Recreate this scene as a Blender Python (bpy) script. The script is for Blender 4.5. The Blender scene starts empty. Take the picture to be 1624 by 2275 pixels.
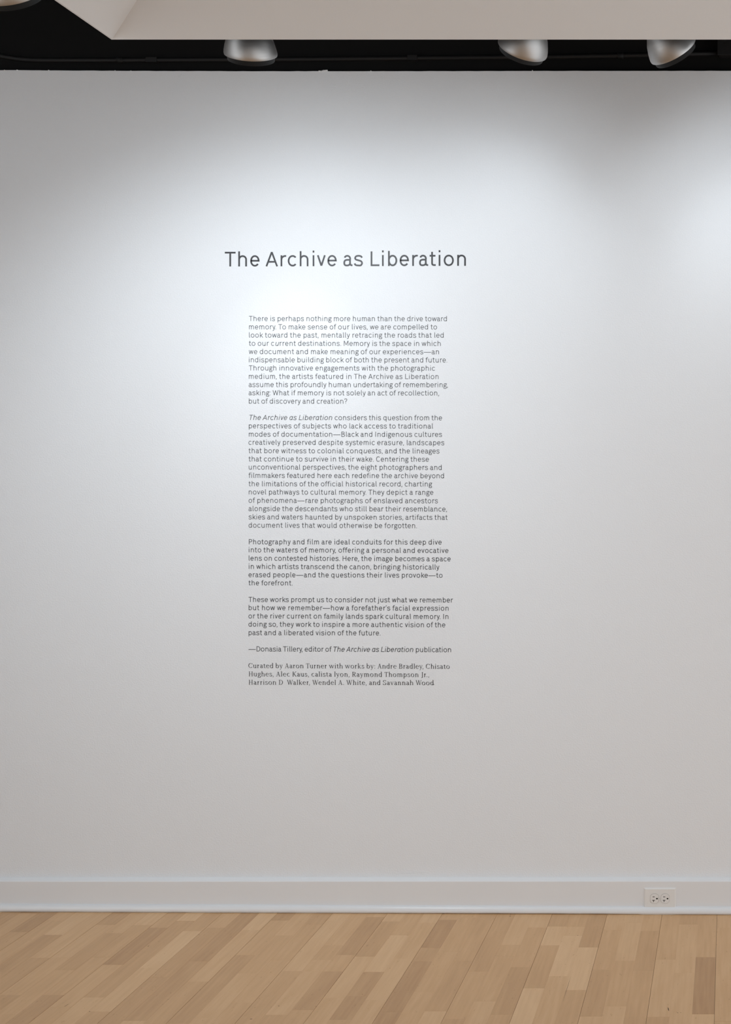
import bpy, bmesh, math, random
from mathutils import Vector, Matrix
random.seed(7)
S = bpy.context.scene
COL = S.collection
# ------------------------------------------------------------------ camera
F = 2632.0; PPM = 612.0; D = F/PPM; HOR = 1038.0; VPX = 1618.0; CH = 1.607
cam = bpy.data.cameras.new('camera'); camo = bpy.data.objects.new('camera', cam); COL.objects.link(camo)
camo.location = (0, -D, CH); camo.rotation_euler = (math.radians(90), 0, 0)
cam.sensor_fit = 'HORIZONTAL'; cam.sensor_width = 36; cam.lens = 36*F/1624
cam.shift_x = (812-VPX)/1624; cam.shift_y = (HOR-1137.5)/1624
S.camera = camo
# ------------------------------------------------------------------ world, exposure
w = bpy.data.worlds.new('world'); S.world = w; w.use_nodes = True
w.node_tree.nodes['Background'].inputs[0].default_value = (0.95, 0.975, 1.0, 1)
w.node_tree.nodes['Background'].inputs[1].default_value = 1.80
S.view_settings.view_transform = 'Standard'; S.view_settings.look = 'None'
S.view_settings.exposure = 0; S.view_settings.gamma = 1; S.view_settings.use_curve_mapping = False
# lamps: position of the rim centre, aim direction, watts, cone degrees (light itself made in spot_lamp)
COOL = (0.865, 0.94, 1.0)
LAMPS = [
    # rim centre, roll in the picture (deg, + points right), tilt towards the wall (deg), (hot beam, spill) watts and cone degrees
    dict(loc=(-1.4456, -0.714, 2.857), roll=-9, pitch=32.5, beams=((11.6, 42), (7.4, 164)), label='brushed aluminium spotlight aimed straight down, leftmost of three below the white ceiling edge'),
    dict(loc=(-0.6230, -0.714, 2.873), roll=-26.5, pitch=37, beams=((9.7, 100), (5.9, 146)), label='brushed aluminium spotlight leaning down left, middle of three below the white ceiling edge'),
    dict(loc=(-0.1670, -0.714, 2.868), roll=32, pitch=36, beams=((8.9, 83), (10.5, 133)), label='brushed aluminium spotlight leaning down right, nearest to the black junction box'),
    dict(loc=(-1.74, -1.42, 2.762), roll=1, pitch=46, beams=((58, 100.5),), label='brushed aluminium spotlight cut off by the top left corner of the picture'),
]
def PX(px): return (px-VPX)/PPM
def PZ(py): return CH+(HOR-py)/PPM
# ------------------------------------------------------------------ materials
def mat(name, col, rough=0.5, metal=0.0, spec=0.5):
    m = bpy.data.materials.new(name); m.use_nodes = True
    b = m.node_tree.nodes['Principled BSDF']
    b.inputs['Base Color'].default_value = (*col, 1); b.inputs['Roughness'].default_value = rough
    b.inputs['Metallic'].default_value = metal; b.inputs['Specular IOR Level'].default_value = spec
    return m
def add_bump(m, scale, strength, dist, detail=3.0, stretch=None):
    nt = m.node_tree; N = nt.nodes; b = N['Principled BSDF']
    g = N.new('ShaderNodeNewGeometry'); n = N.new('ShaderNodeTexNoise'); bu = N.new('ShaderNodeBump')
    n.inputs['Scale'].default_value = scale; n.inputs['Detail'].default_value = detail
    src = g.outputs['Position']
    if stretch:
        mp = N.new('ShaderNodeMapping'); mp.inputs['Scale'].default_value = stretch
        nt.links.new(src, mp.inputs['Vector']); src = mp.outputs['Vector']
    nt.links.new(src, n.inputs['Vector']); nt.links.new(n.outputs['Fac'], bu.inputs['Height'])
    bu.inputs['Strength'].default_value = strength; bu.inputs['Distance'].default_value = dist
    nt.links.new(bu.outputs['Normal'], b.inputs['Normal'])
    return m
M_wall = mat('white_wall_paint', (0.775, 0.80, 0.828), 0.75, spec=0.25)
add_bump(M_wall, 210, 0.8, 0.0013, 3.5)
M_trim = add_bump(mat('white_trim_paint', (0.755, 0.77, 0.79), 0.27), 60, 0.25, 0.0008, 2)
M_ceil = mat('white_ceiling_paint', (0.625, 0.62, 0.615), 0.85, spec=0.2)
add_bump(M_ceil, 220, 0.3, 0.0004, 2)
M_black = mat('matte_black_paint', (0.0035, 0.0035, 0.0037), 0.8, spec=0.2)
add_bump(M_black, 40, 0.3, 0.001, 3)
M_pipe = mat('black_painted_conduit', (0.009, 0.009, 0.0095), 0.62, spec=0.3)
M_vinyl = mat('dark_grey_vinyl', (0.036, 0.037, 0.042), 0.42, spec=0.45)
M_snoot = mat('black_baffle', (0.007, 0.007, 0.007), 0.6, spec=0.25)
M_plate = mat('white_plastic', (0.76, 0.755, 0.745), 0.35)
M_slot = mat('dark_slot', (0.02, 0.017, 0.014), 0.6)
M_under = mat('dark_joint', (0.10, 0.062, 0.036), 0.8)
M_bulb = mat('bulb_glass', (0.9, 0.9, 0.9), 0.2)
M_bulb.node_tree.nodes['Principled BSDF'].inputs['Emission Color'].default_value = (*COOL, 1)
M_bulb.node_tree.nodes['Principled BSDF'].inputs['Emission Strength'].default_value = 6
def alu():
    m = mat('spun_aluminium', (0.40, 0.395, 0.39), 0.42, metal=1.0)
    nt = m.node_tree; N = nt.nodes; b = N['Principled BSDF']
    tc = N.new('ShaderNodeTexCoord'); mp = N.new('ShaderNodeMapping'); mp.inputs['Scale'].default_value = (2, 2, 260)
    n = N.new('ShaderNodeTexNoise'); n.inputs['Scale'].default_value = 3; n.inputs['Detail'].default_value = 2
    nt.links.new(tc.outputs['Object'], mp.inputs[0]); nt.links.new(mp.outputs[0], n.inputs['Vector'])
    r = N.new('ShaderNodeMapRange'); r.inputs['To Min'].default_value = 0.34; r.inputs['To Max'].default_value = 0.50
    nt.links.new(n.outputs['Fac'], r.inputs['Value']); nt.links.new(r.outputs[0], b.inputs['Roughness'])
    bu = N.new('ShaderNodeBump'); bu.inputs['Strength'].default_value = 0.03; bu.inputs['Distance'].default_value = 0.0005
    nt.links.new(n.outputs['Fac'], bu.inputs['Height']); nt.links.new(bu.outputs['Normal'], b.inputs['Normal'])
    b.inputs['Anisotropic'].default_value = 0.5
    return m
M_alu = alu()
def wood():
    m = mat('lacquered_beech', (0.5, 0.3, 0.15), 0.42, spec=0.4)
    nt = m.node_tree; N = nt.nodes; L = nt.links; b = N['Principled BSDF']
    g = N.new('ShaderNodeNewGeometry'); oi = N.new('ShaderNodeObjectInfo')
    at = N.new('ShaderNodeAttribute'); at.attribute_type = 'GEOMETRY'; at.attribute_name = 'tone'
    # random offset of the grain for every strip
    vm = N.new('ShaderNodeVectorMath'); vm.operation = 'SCALE'; vm.inputs[0].default_value = (13.1, 7.7, 3.3)
    L.new(oi.outputs['Random'], vm.inputs['Scale'])
    ad = N.new('ShaderNodeVectorMath'); ad.operation = 'ADD'; L.new(g.outputs['Position'], ad.inputs[0]); L.new(vm.outputs[0], ad.inputs[1])
    mp = N.new('ShaderNodeMapping'); mp.inputs['Scale'].default_value = (55, 3.0, 1); L.new(ad.outputs[0], mp.inputs[0])
    n1 = N.new('ShaderNodeTexNoise'); n1.inputs['Scale'].default_value = 1.6; n1.inputs['Detail'].default_value = 4; L.new(mp.outputs[0], n1.inputs['Vector'])
    mp2 = N.new('ShaderNodeMapping'); mp2.inputs['Scale'].default_value = (9, 2.2, 1); L.new(ad.outputs[0], mp2.inputs[0])
    n2 = N.new('ShaderNodeTexNoise'); n2.inputs['Scale'].default_value = 1.2; n2.inputs['Detail'].default_value = 3; n2.inputs['Distortion'].default_value = 1.4; L.new(mp2.outputs[0], n2.inputs['Vector'])
    # small flecks
    mp3 = N.new('ShaderNodeMapping'); mp3.inputs['Scale'].default_value = (60, 18, 1); L.new(ad.outputs[0], mp3.inputs[0])
    vo = N.new('ShaderNodeTexNoise'); vo.inputs['Scale'].default_value = 3.0; vo.inputs['Detail'].default_value = 1; L.new(mp3.outputs[0], vo.inputs['Vector'])
    fl = N.new('ShaderNodeMapRange'); fl.inputs['From Min'].default_value = 0.725; fl.inputs['From Max'].default_value = 0.78; L.new(vo.outputs['Fac'], fl.inputs['Value'])
    # value = 1 + tone + grain
    def ma(op, a, c):
        x = N.new('ShaderNodeMath'); x.operation = op
        for i, q in enumerate((a, c)):
            if isinstance(q, (int, float)): x.inputs[i].default_value = q
            else: L.new(q, x.inputs[i])
        return x.outputs[0]
    v = ma('ADD', ma('MULTIPLY', ma('SUBTRACT', n1.outputs['Fac'], 0.5), 0.42), ma('MULTIPLY', ma('SUBTRACT', n2.outputs['Fac'], 0.5), 0.26))
    v = ma('SUBTRACT', v, ma('MULTIPLY', fl.outputs[0], 0.30))
    tone = ma('MULTIPLY', ma('SUBTRACT', oi.outputs['Color'], 0.5), 2.0)     # -1 .. 1 from the object's colour
    t = ma('ADD', ma('MULTIPLY', tone, 0.36), ma('ADD', v, 0.5))
    cr = N.new('ShaderNodeValToRGB'); cr.color_ramp.elements[0].color = (0.44, 0.245, 0.116, 1); cr.color_ramp.elements[1].color = (0.80, 0.54, 0.31, 1)
    e = cr.color_ramp.elements.new(0.5); e.color = (0.63, 0.385, 0.195, 1)
    L.new(t, cr.inputs['Fac']); L.new(cr.outputs['Color'], b.inputs['Base Color'])
    bu = N.new('ShaderNodeBump'); bu.inputs['Strength'].default_value = 0.12; bu.inputs['Distance'].default_value = 0.0004
    L.new(n1.outputs['Fac'], bu.inputs['Height']); L.new(bu.outputs['Normal'], b.inputs['Normal'])
    return m
M_wood = wood()
# ------------------------------------------------------------------ helpers
def link(name, me, m=None, parent=None):
    o = bpy.data.objects.new(name, me)
    if m is not None: me.materials.append(m)
    COL.objects.link(o)
    if parent is not None: o.parent = parent
    return o
def mesh(name, verts, faces, m=None, parent=None, smooth=False):
    me = bpy.data.meshes.new(name); me.from_pydata(verts, [], faces); me.update()
    if smooth: me.polygons.foreach_set('use_smooth', [True]*len(me.polygons))
    return link(name, me, m, parent)
def box(name, x0, x1, y0, y1, z0, z1, m, parent=None, bevel=0.0):
    bm = bmesh.new(); bmesh.ops.create_cube(bm, size=1)
    for v in bm.verts:
        v.co = ((x0+x1)/2+v.co.x*(x1-x0), (y0+y1)/2+v.co.y*(y1-y0), (z0+z1)/2+v.co.z*(z1-z0))
    if bevel: bmesh.ops.bevel(bm, geom=bm.edges[:], offset=bevel, segments=2, affect='EDGES', profile=0.5)
    me = bpy.data.meshes.new(name); bm.to_mesh(me); bm.free()
    return link(name, me, m, parent)
def empty(name, loc=(0, 0, 0)):
    o = bpy.data.objects.new(name, None); COL.objects.link(o); o.location = loc; o.empty_display_size = 0.05
    return o
def tag(o, label=None, cat=None, group=None, kind=None):
    for k, v in (('label', label), ('category', cat), ('group', group), ('kind', kind)):
        if v: o[k] = v
    return o
def lathe(name, prof, m, parent=None, n=64, cap0=False, cap1=False, mtx=None):
    vs = []; fs = []
    for r, z in prof:
        for i in range(n):
            a = 2*math.pi*i/n; vs.append(Vector((r*math.cos(a), r*math.sin(a), z)))
    for j in range(len(prof)-1):
        for i in range(n):
            k = (i+1) % n; fs.append((j*n+i, j*n+k, (j+1)*n+k, (j+1)*n+i))
    if cap0: fs.append(tuple(range(n))[::-1])
    if cap1: fs.append(tuple((len(prof)-1)*n+i for i in range(n)))
    if mtx is not None: vs = [mtx @ v for v in vs]
    o = mesh(name, vs, fs, m, parent, smooth=True)
    return o
def tube(name, pts, r, m, parent=None, n=16):
    pts = [Vector(p) for p in pts]; vs = []; fs = []
    for i, p in enumerate(pts):
        t = (pts[min(i+1, len(pts)-1)]-pts[max(i-1, 0)]).normalized()
        up = Vector((0, 1, 0)); s = t.cross(up).normalized(); u = s.cross(t)
        for k in range(n):
            a = 2*math.pi*k/n; vs.append(p+r*(math.cos(a)*s+math.sin(a)*u))
    for i in range(len(pts)-1):
        for k in range(n):
            q = (k+1) % n; fs.append((i*n+k, i*n+q, (i+1)*n+q, (i+1)*n+k))
    fs.append(tuple(range(n))[::-1]); fs.append(tuple((len(pts)-1)*n+k for k in range(n)))
    return mesh(name, vs, fs, m, parent, smooth=True)
# ------------------------------------------------------------------ setting: walls and ceilings
XL, XR = -4.2, 2.6
def top_y(px):            # height (as photograph row) of the white wall's slightly bowed top edge
    pts = [(-600, 154.5), (0, 155.6), (260, 157), (500, 157.8), (812, 158), (1200, 157.3), (1624, 157), (3300, 156)]
    for (a, b), (c, d) in zip(pts, pts[1:]):
        if a <= px <= c: return b+(d-b)*(px-a)/(c-a)
    return 156
N_ = 240; vs = []; fs = []
rw = random.Random(3)
for i in range(N_+1):
    x = XL+(XR-XL)*i/N_; px = VPX+x*PPM
    z = PZ(top_y(px))+rw.uniform(-1, 1)*0.0004
    vs += [(x, 0, -0.02), (x, 0, z-0.0006), (x, 0.0008, z), (x, 0.12, z), (x, 0.12, -0.02)]
for i in range(N_):
    for k in range(4): a = i*5+k; fs.append((a, a+5, a+6, a+1))
wall = mesh('wall_back', vs, fs, M_wall); tag(wall, 'white painted gallery wall carrying the exhibition text', kind='structure')
# paint chips and drips on the wall
def blobs(name, items, m, parent, seed=1):
    r = random.Random(seed); bm = bmesh.new()
    for px, py, sx, sz, sy in items:
        q = bmesh.ops.create_icosphere(bm, subdivisions=2, radius=1)
        for v in q['verts']:
            j = 1+r.uniform(-.25, .25)
            v.co = Vector((PX(px)+v.co.x*sx/PPM*j, v.co.y*sy/PPM, PZ(py)+v.co.z*sz/PPM*j))
    me = bpy.data.meshes.new(name); bm.to_mesh(me); bm.free(); return link(name, me, m, parent)
blobs('chipped_paint', [(711, 157.6, 2, .8, 2), (716, 157.4, 2, 1, 2), (720, 157.0, 2.4, 1.3, 3), (724, 156.8, 2.2, 1.4, 3), (727, 156.6, 1.3, 1.6, 3), (708.5, 157.7, 1, .8, 2),
      (824, 158, 1.2, 1.0, 2), (10.5, 156, 1.2, .9, 2), (38.5, 155.8, 1.6, 1, 2), (108.5, 156.2, 1.5, .8, 2), (256, 157.2, 1.2, 1, 2), (291, 157.6, 1.4, .8, 2), (1183, 157, 1.2, .9, 2)], M_wall, wall, 2)
blobs('paint_drip', [(745, 190, 1.1, 2.6, 1.0), (398, 169, 3.0, .8, .7), (402, 166, .8, 2, .7), (80, 248, 1, 2, .7), (372, 1966, 4, .7, .8), (545, 1800, .8, 3, .5), (900, 1938, 26, .7, .7), (930, 1936, 18, .6, .6), (1040, 905, 1, 1, .5)], M_wall, wall, 3)
up = box('wall_upper', XL, XR, 0.0290, 0.12, 2.95, 3.9, M_black); tag(up, 'black painted strip of wall above the white wall', kind='structure')
ce = box('ceiling', XL, XR, -6.5, 0.12, 3.9, 4.0, M_black); tag(ce, 'black painted open ceiling high above the lamps', kind='structure')
lw = box('shade_wall_left', XL-0.12, XL, -2.2, 0.12, -0.02, 3.9, M_wall); tag(lw, 'white side wall added out of view on the left to cut ambient light', kind='structure')  # added out of view, length set to trim ambient light from the left
rear = box('shade_wall_rear', XL, XR, -6.62, -6.5, -0.02, 3.9, M_wall); tag(rear, 'unseen wall added behind the viewer to shade the lowered ceiling', kind='structure')  # added out of view to block ambient light reaching the lowered ceiling
# lowered white ceiling with splayed (hopper) sides: rim, splays, panel
XS, RS = -1.6775, 3.222
YS = -(D-RS); ZS = CH+950/F*RS
def dropped_ceiling():
    x0, x1, y0, y1 = XS, 3.4, YS, -6.3
    # slopes of the left splay (hx) and of the splay along the wall side (hy)
    hx, hy, rim, rise = 0.82, 1.28, 0.0055, 0.34
    def ring(dx, dy, z): return [(x0+dx, y0-dy, z), (x1-dx, y0-dy, z), (x1-dx, y1+dy, z), (x0+dx, y1+dy, z)]
    v = ring(0, 0, ZS+0.6)+ring(0, 0, ZS)+ring(rim, rim, ZS)+ring(rim+rise/hx, rim+rise/hy, ZS+rise)
    f = []
    for j in range(3):
        for i in range(4):
            k = (i+1) % 4; f.append((j*4+i, j*4+k, j*4+4+k, j*4+4+i))
    f.append((12, 13, 14, 15)); f.append((3, 2, 1, 0))
    bm = bmesh.new()
    bv = [bm.verts.new(p) for p in v]
    for q in f: bm.faces.new([bv[i] for i in q])
    bmesh.ops.recalc_face_normals(bm, faces=bm.faces)
    me = bpy.data.meshes.new('ceiling_dropped'); bm.to_mesh(me); bm.free()
    me.materials.append(M_ceil); me.materials.append(M_black)
    for p in me.polygons:
        if abs(p.normal.z) < 0.05 or p.normal.z > 0.9: p.material_index = 1
    return link('ceiling_dropped', me)
dc = dropped_ceiling(); tag(dc, 'lowered white ceiling with sloping sides and a sharp corner', kind='structure')
# ------------------------------------------------------------------ floor: strips with joints
def floor_z(x): px = VPX+x*PPM; return (812-px)/812*0.0053
flo = mesh('floor', [(XL, -6.5, floor_z(XL)-0.006), (XR, -6.5, floor_z(XR)-0.006), (XR, 0.06, floor_z(XR)-0.006), (XL, 0.06, floor_z(XL)-0.006)], [(0, 1, 2, 3)], M_under)
tag(flo, 'light beech strip floor laid at right angles to the wall', kind='structure')
SW = 121/3/PPM; B0 = PX(1593.0)
def unproject(x, y):      # photograph pixel on the floor -> strip index, depth Y
    q = (y-HOR)/(2023.0-HOR)
    X = (x-VPX)/PPM/q; Y = -D+D/q
    return math.floor((X-B0)/SW), Y
def cr(ox, s, L): return [(ox+a/s, 2005+b/s)+tuple(r) for a, b, *r in L]
s1 = 5.413; s2 = 5.927
J = cr(0, s1, [(390,155),(660,412),(270,380),(130,1137),(540,690),(770,680),(760,836),(1250,678),(1400,388),(1300,290),(660,1134),(740,1280),(1140,1162),(1200,1335),(100,1375),(1330,768)])
J += cr(270, s1, [(255,290),(480,322),(800,240),(890,360),(1180,318),(960,722),(360,806),(480,920),(930,966),(1000,1405),(1460,1220),(1540,865),(1530,648),(1600,345),(190,1440)])
J += cr(540, s1, [(470,228),(870,275),(1120,232),(530,408),(470,708),(1110,527),(1260,640),(620,835),(840,838),(1080,840),(860,700),(1540,843),(1100,1155),(730,1300),(1170,1420),(1360,1133),(1550,1180),(120,1380),(1490,655)])
J += cr(810, s1, [(170,183),(340,235),(780,256),(1010,213),(1490,212),(400,400),(800,548),(500,682),(710,715),(1200,710),(1370,830),(320,1322),(860,1310),(1090,1407),(1400,1190)])
J += cr(1080, s1, [(160,349),(650,302),(870,288),(1090,288),(1310,288),(780,515),(1060,395),(1240,537),(260,648),(440,777),(890,884),(580,1031),(1090,1050),(1530,328),(1410,802),(200,1347),(1230,1367),(1550,1243),(300,512)])
J += cr(1350, s2, [(330,263),(560,370),(1070,280),(1540,320),(760,745),(230,762),(1300,712),(470,890),(1010,920),(350,1520),(650,1500),(1250,1460),(1500,1555)])
T = cr(0, s1, [(400,130,-1),(300,320,-.8),(650,470,-.5),(760,340,.5),(1000,200,.5),(200,250,.1),(1450,180,-.5),(1550,300,.6),(1250,520,-.4),(600,600,.2),(100,650,0),(560,1200,-.6),(150,1200,-.4),(1200,1080,-.5),(1400,1100,.4),(1000,1250,.3),(1500,1300,-.5),(800,1380,.2),(700,1330,-.1)])
T += cr(270, s1, [(100,160,-.4),(300,170,.5),(600,150,.3),(750,110,-.4),(980,150,.6),(1200,110,-.2),(450,370,-.8),(850,430,.6),(700,380,-.1),(1150,360,-.5),(1050,600,-.8),(820,600,-.3),(1050,800,.2),(1500,430,.3),(900,900,.1),(500,1020,-.5),(200,1150,-.5),(950,1250,-.6),(1150,1000,-.4),(1100,1280,.2),(1400,1100,.2),(120,1000,.2)])
T += cr(540, s1, [(550,170,-.7),(300,180,.5),(100,200,-.6),(800,150,.3),(1050,130,-.4),(900,220,-.3),(1250,130,.4),(950,420,.3),(700,250,.1),(560,560,-.1),(350,600,-.1),(1150,400,.1),(1100,620,-.1),(1300,560,-.6),(1480,500,-.4),(1450,700,.3),(1550,780,.5),(1250,960,.3),(1400,1000,-.7),(1530,950,-.4),(1200,1300,-.7),(1000,950,-.5),(780,900,.2),(650,1100,.2),(500,950,-.2),(250,1250,-.1),(1000,1280,.2),(1500,1350,.1),(1100,1220,.1),(1600,1420,-.5)])
T += cr(810, s1, [(200,150,.3),(400,150,.4),(830,190,.5),(700,150,0),(1000,290,-.8),(830,480,-.8),(750,640,-.4),(650,850,-.8),(400,1150,-.8),(300,1400,-1),(1150,250,.1),(1100,550,-.1),(1300,300,-.1),(1250,500,-.2),(350,500,.5),(250,430,-.3),(130,600,-.3),(550,450,.2),(500,600,0),(400,850,.3),(180,1300,.2),(150,950,-.4),(60,1000,-.6),(800,1000,0),(1000,1100,-.3),(900,1250,-.3),(830,1380,.5),(1150,900,-.2),(1150,1100,.1),(1350,950,-.2),(1350,1300,.3),(600,1200,0)])
T += cr(1080, s1, [(200,180,-.1),(150,280,-.3),(400,200,.2),(700,220,.3),(900,190,-.3),(1100,190,-.1),(1250,200,-.4),(760,420,.7),(1060,340,.3),(950,750,.7),(1280,420,-.4),(1230,700,.7),(750,650,-.2),(560,1150,.7),(850,1000,.2),(800,1250,0),(1080,1150,-.1),(450,450,.2),(600,450,-.3),(350,400,.4),(550,700,-.2),(250,580,0),(450,900,-.5),(300,1100,-.4),(100,700,0),(1500,500,0),(1480,250,.3),(1350,950,-.4),(1250,1420,.3),(1550,850,0),(1500,1400,.3),(150,1420,-.2),(1600,620,.4)])
T += cr(1350, s2, [(350,220,.3),(600,250,.2),(120,250,.2),(550,600,-.3),(250,600,.3),(240,900,-.1),(800,400,0),(800,250,.1),(1050,230,-.2),(1050,450,.4),(1030,750,.2),(1300,500,0),(1280,900,-1),(1250,1530,.4),(750,900,.3),(1000,1150,.35),(450,1100,-.1),(350,1300,-.2),(650,1550,-.3),(900,1550,.2),(1500,700,.1),(1530,230,.2)])
cols = {}
for j in J:
    i, Y = unproject(j[0], j[1]); cols.setdefault(i, []).append(Y)
tones = {}
for x, y, t in T:
    i, Y = unproject(x, y); tones.setdefault(i, []).append((Y, t))
def in_view(i, ya, yb):
    for X in (B0+i*SW, B0+(i+1)*SW):
        for Y in (ya, yb, (ya+yb)/2):
            r = Y+D
            if r < 0.3: continue
            px = VPX+X/r*F; py = HOR+CH/r*F
            if -5 < px < 1629 and py < 2285: return True
    return False
unit = bpy.data.meshes.new('wood_strip')
unit.from_pydata([(0,0,-1),(1,0,-1),(1,1,-1),(0,1,-1),(0,0,0),(1,0,0),(1,1,0),(0,1,0)], [], [(0,3,2,1),(4,5,6,7),(0,1,5,4),(1,2,6,5),(2,3,7,6),(3,0,4,7)])
unit.materials.append(M_wood)
rest_v = []; rest_f = []; rf = random.Random(11); n_strip = 0
i0 = math.floor((XL-B0)/SW)+1; i1 = math.floor((XR-B0)/SW)-1
for i in range(i0, i1+1):
    js = sorted(set(cols.get(i, [])), reverse=True)        # from the wall towards the camera
    js2 = []
    for y in js:
        if not js2 or js2[-1]-y > 0.05: js2.append(y)
    js = js2
    if not js: js = [-rf.uniform(0.05, 0.35)]
    while js[-1] > -6.4:
        js.append(js[-1]-rf.choice((0.30, 0.36, 0.42, 0.48)))
    prev = 0.045
    for y in js:
        ya, yb = max(y, -6.5), prev; prev = y
        if yb-ya < 0.01: continue
        t = [q[1] for q in tones.get(i, []) if ya <= q[0] <= yb]
        t = sum(t)/len(t) if t else rf.uniform(-.35, .35)
        edge = (i % 3 == 0)                                 # left edge of a three-strip board
        x0 = B0+i*SW+(0.00042 if edge else 0.00003); x1 = B0+(i+1)*SW-(0.00042 if i % 3 == 2 else 0.00003)
        gy = rf.choice((0.00005, 0.0001, 0.0003))
        zt = floor_z((x0+x1)/2)+rf.uniform(-1, 1)*0.00008
        if in_view(i, ya, yb) and n_strip < 300:
            o = bpy.data.objects.new('wood_strip', unit); COL.objects.link(o); o.parent = flo
            o.location = (x0, ya+gy, zt); o.scale = (x1-x0, yb-ya-2*gy, 0.005)
            c = 0.5+0.5*t; o.color = (c, c, c, 1); n_strip += 1
        else:
            b = len(rest_v); z0 = zt-0.005
            rest_v += [(x0,ya+gy,z0),(x1,ya+gy,z0),(x1,yb-gy,z0),(x0,yb-gy,z0),(x0,ya+gy,zt),(x1,ya+gy,zt),(x1,yb-gy,zt),(x0,yb-gy,zt)]
            rest_f += [tuple(b+k for k in q) for q in [(4,5,6,7),(0,1,5,4),(1,2,6,5),(2,3,7,6),(3,0,4,7)]]
rest = mesh('wood_strips', rest_v, rest_f, M_wood, flo); rest.color = (.5, .5, .5, 1); rest['kind'] = 'stuff'
print('strips', n_strip)
# scuffs and gouges in the floor
def marks(name, items, m):
    vs = []; fs = []
    for x, y, x2, y2, wd in items:
        def P(a, b): q = (b-HOR)/(2023.0-HOR); X = (a-VPX)/PPM/q; return Vector((X, -D+D/q, floor_z(X)+0.00025))
        a, b = P(x, y), P(x2, y2); t = (b-a).normalized(); n = Vector((-t.y, t.x, 0))*wd*0.5
        k = len(vs); m1 = a.lerp(b, .35)+n; m2 = a.lerp(b, .6)-n*0.8
        vs += [a, m2, b, m1]; fs.append((k, k+1, k+2, k+3))
    return mesh(name, vs, fs, m, flo)
marks('floor_scuff', [(1080+1020/s1,2005+880/s1,1080+920/s1,2005+1200/s1,.0012),(765/s1,2005+1280/s1,835/s1,2005+1235/s1,.0022),(1350+790/s2,2005+1370/s2,1350+808/s2,2005+1425/s2,.004),
      (1350+915/s2,2005+1440/s2,1350+930/s2,2005+1448/s2,.003),(1350+955/s2,2005+1441/s2,1350+970/s2,2005+1444/s2,.003),(540+80/s1,2005+1418/s1,540+115/s1,2005+1410/s1,.005),(540+420/s1,2005+1255/s1,540+438/s1,2005+1258/s1,.004),
      (1070/s1,2005+1330/s1,1084/s1,2005+1330/s1,.005),(810+298/s1,2005+798/s1,810+311/s1,2005+799/s1,.003),(270+315/s1,2005+555/s1,270+335/s1,2005+530/s1,.002),(1080+280/s1,2005+170/s1,1080+298/s1,2005+165/s1,.006),
      (1080+295/s1,2005+125/s1,1080+292/s1,2005+165/s1,.0008),(1080+1095/s1,2005+394/s1,1080+1108/s1,2005+396/s1,.004),(270+545/s1,2005+1190/s1,270+580/s1,2005+1175/s1,.0015)], M_under)
# ------------------------------------------------------------------ baseboard
def extrude_profile(name, prof_fn, m, n=120):
    vs = []; fs = []; k = None
    for i in range(n+1):
        x = XL+(XR-XL)*i/n; p = prof_fn(x); k = len(p)
        vs += [(x, a, b) for a, b in p]
    for i in range(n):
        for j in range(k-1): a = i*k+j; fs.append((a, a+k, a+k+1, a+1))
    return mesh(name, vs, fs, m)
ZT = PZ(1948.6)
def base_prof(x):
    return [(0.0, ZT+0.0002), (-0.0030, ZT), (-0.0165, ZT-0.0068), (-0.0194, ZT-0.0088), (-0.0200, ZT-0.0104), (-0.0200, floor_z(x)+0.003), (0.0, floor_z(x)+0.003)]
bb = extrude_profile('baseboard_back', base_prof, M_trim); tag(bb, 'flat white baseboard with a sloped top edge', kind='structure')
def gap(x):
    px = VPX+x*PPM
    g = 0.0006+0.0018*math.exp(-((px-1180)/330)**2)+0.0005*math.sin(px/37.0)**2
    if 1430 < px < 1500: g = 0.0003
    return g
def shoe_prof(x):
    z = floor_z(x); p = [(-0.0190, z+0.0250)]
    for a in range(0, 91, 10):
        t = math.radians(a); p.append((-0.0205-0.0150*math.sin(t), z+0.0080+0.0165*math.cos(t)))
    p += [(-0.0357, z+gap(x)), (-0.019, z+gap(x))]
    return p
sh = extrude_profile('trim_1', shoe_prof, M_trim, 400); tag(sh, 'rounded white shoe moulding between baseboard and floor', kind='structure')
for o in (sh,): o.data.polygons.foreach_set('use_smooth', [True]*len(o.data.polygons))
# ------------------------------------------------------------------ outlet
OY = -0.006
oe = empty('wall_outlet', (PX(1467), -0.014+OY, PZ(2011.7)))
tag(oe, 'white duplex power outlet mounted sideways on the baseboard', 'outlet')
def rel(o): o.matrix_parent_inverse = Matrix.Translation(-Vector(o.parent.location)); return o
def plate():
    x0, x1, z0, z1 = PX(1431.6), PX(1502.4), PZ(2011.8), PZ(1968)
    yb, yf, i = -0.0140+OY, -0.0188+OY, 0.0045
    v = [(x0,yb,z0),(x1,yb,z0),(x1,yb,z1),(x0,yb,z1)]
    e = .0008
    v += [(x0,yb-.0014,z0),(x1,yb-.0014,z0),(x1,yb-.0014,z1),(x0,yb-.0014,z1)]
    v += [(x0+i,yf,z0+i*.7),(x1-i,yf,z0+i*.7),(x1-i,yf,z1-i*.8),(x0+i,yf,z1-i*.8)]
    f = []
    for j in range(2):
        for k in range(4): q = (k+1) % 4; f.append((j*4+k, j*4+q, j*4+4+q, j*4+4+k))
    f.append((8, 9, 10, 11))
    return rel(mesh('cover_plate', v, f, M_plate, oe))
plate()
def K(cx, cy): return PX(1420+cx/18.04), PZ(1960+cy/18.04)
def slab(name, pts, y0, y1, m, parent):          # outline (x,z) pushed out of the wall between y0 and y1
    y0 += OY; y1 += OY; n = len(pts); v = [(x, y0, z) for x, z in pts]+[(x, y1, z) for x, z in pts]
    f = [(k, (k+1) % n, n+(k+1) % n, n+k) for k in range(n)]+[tuple(range(n, 2*n))]
    return rel(mesh(name, v, f, m, parent))
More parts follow.
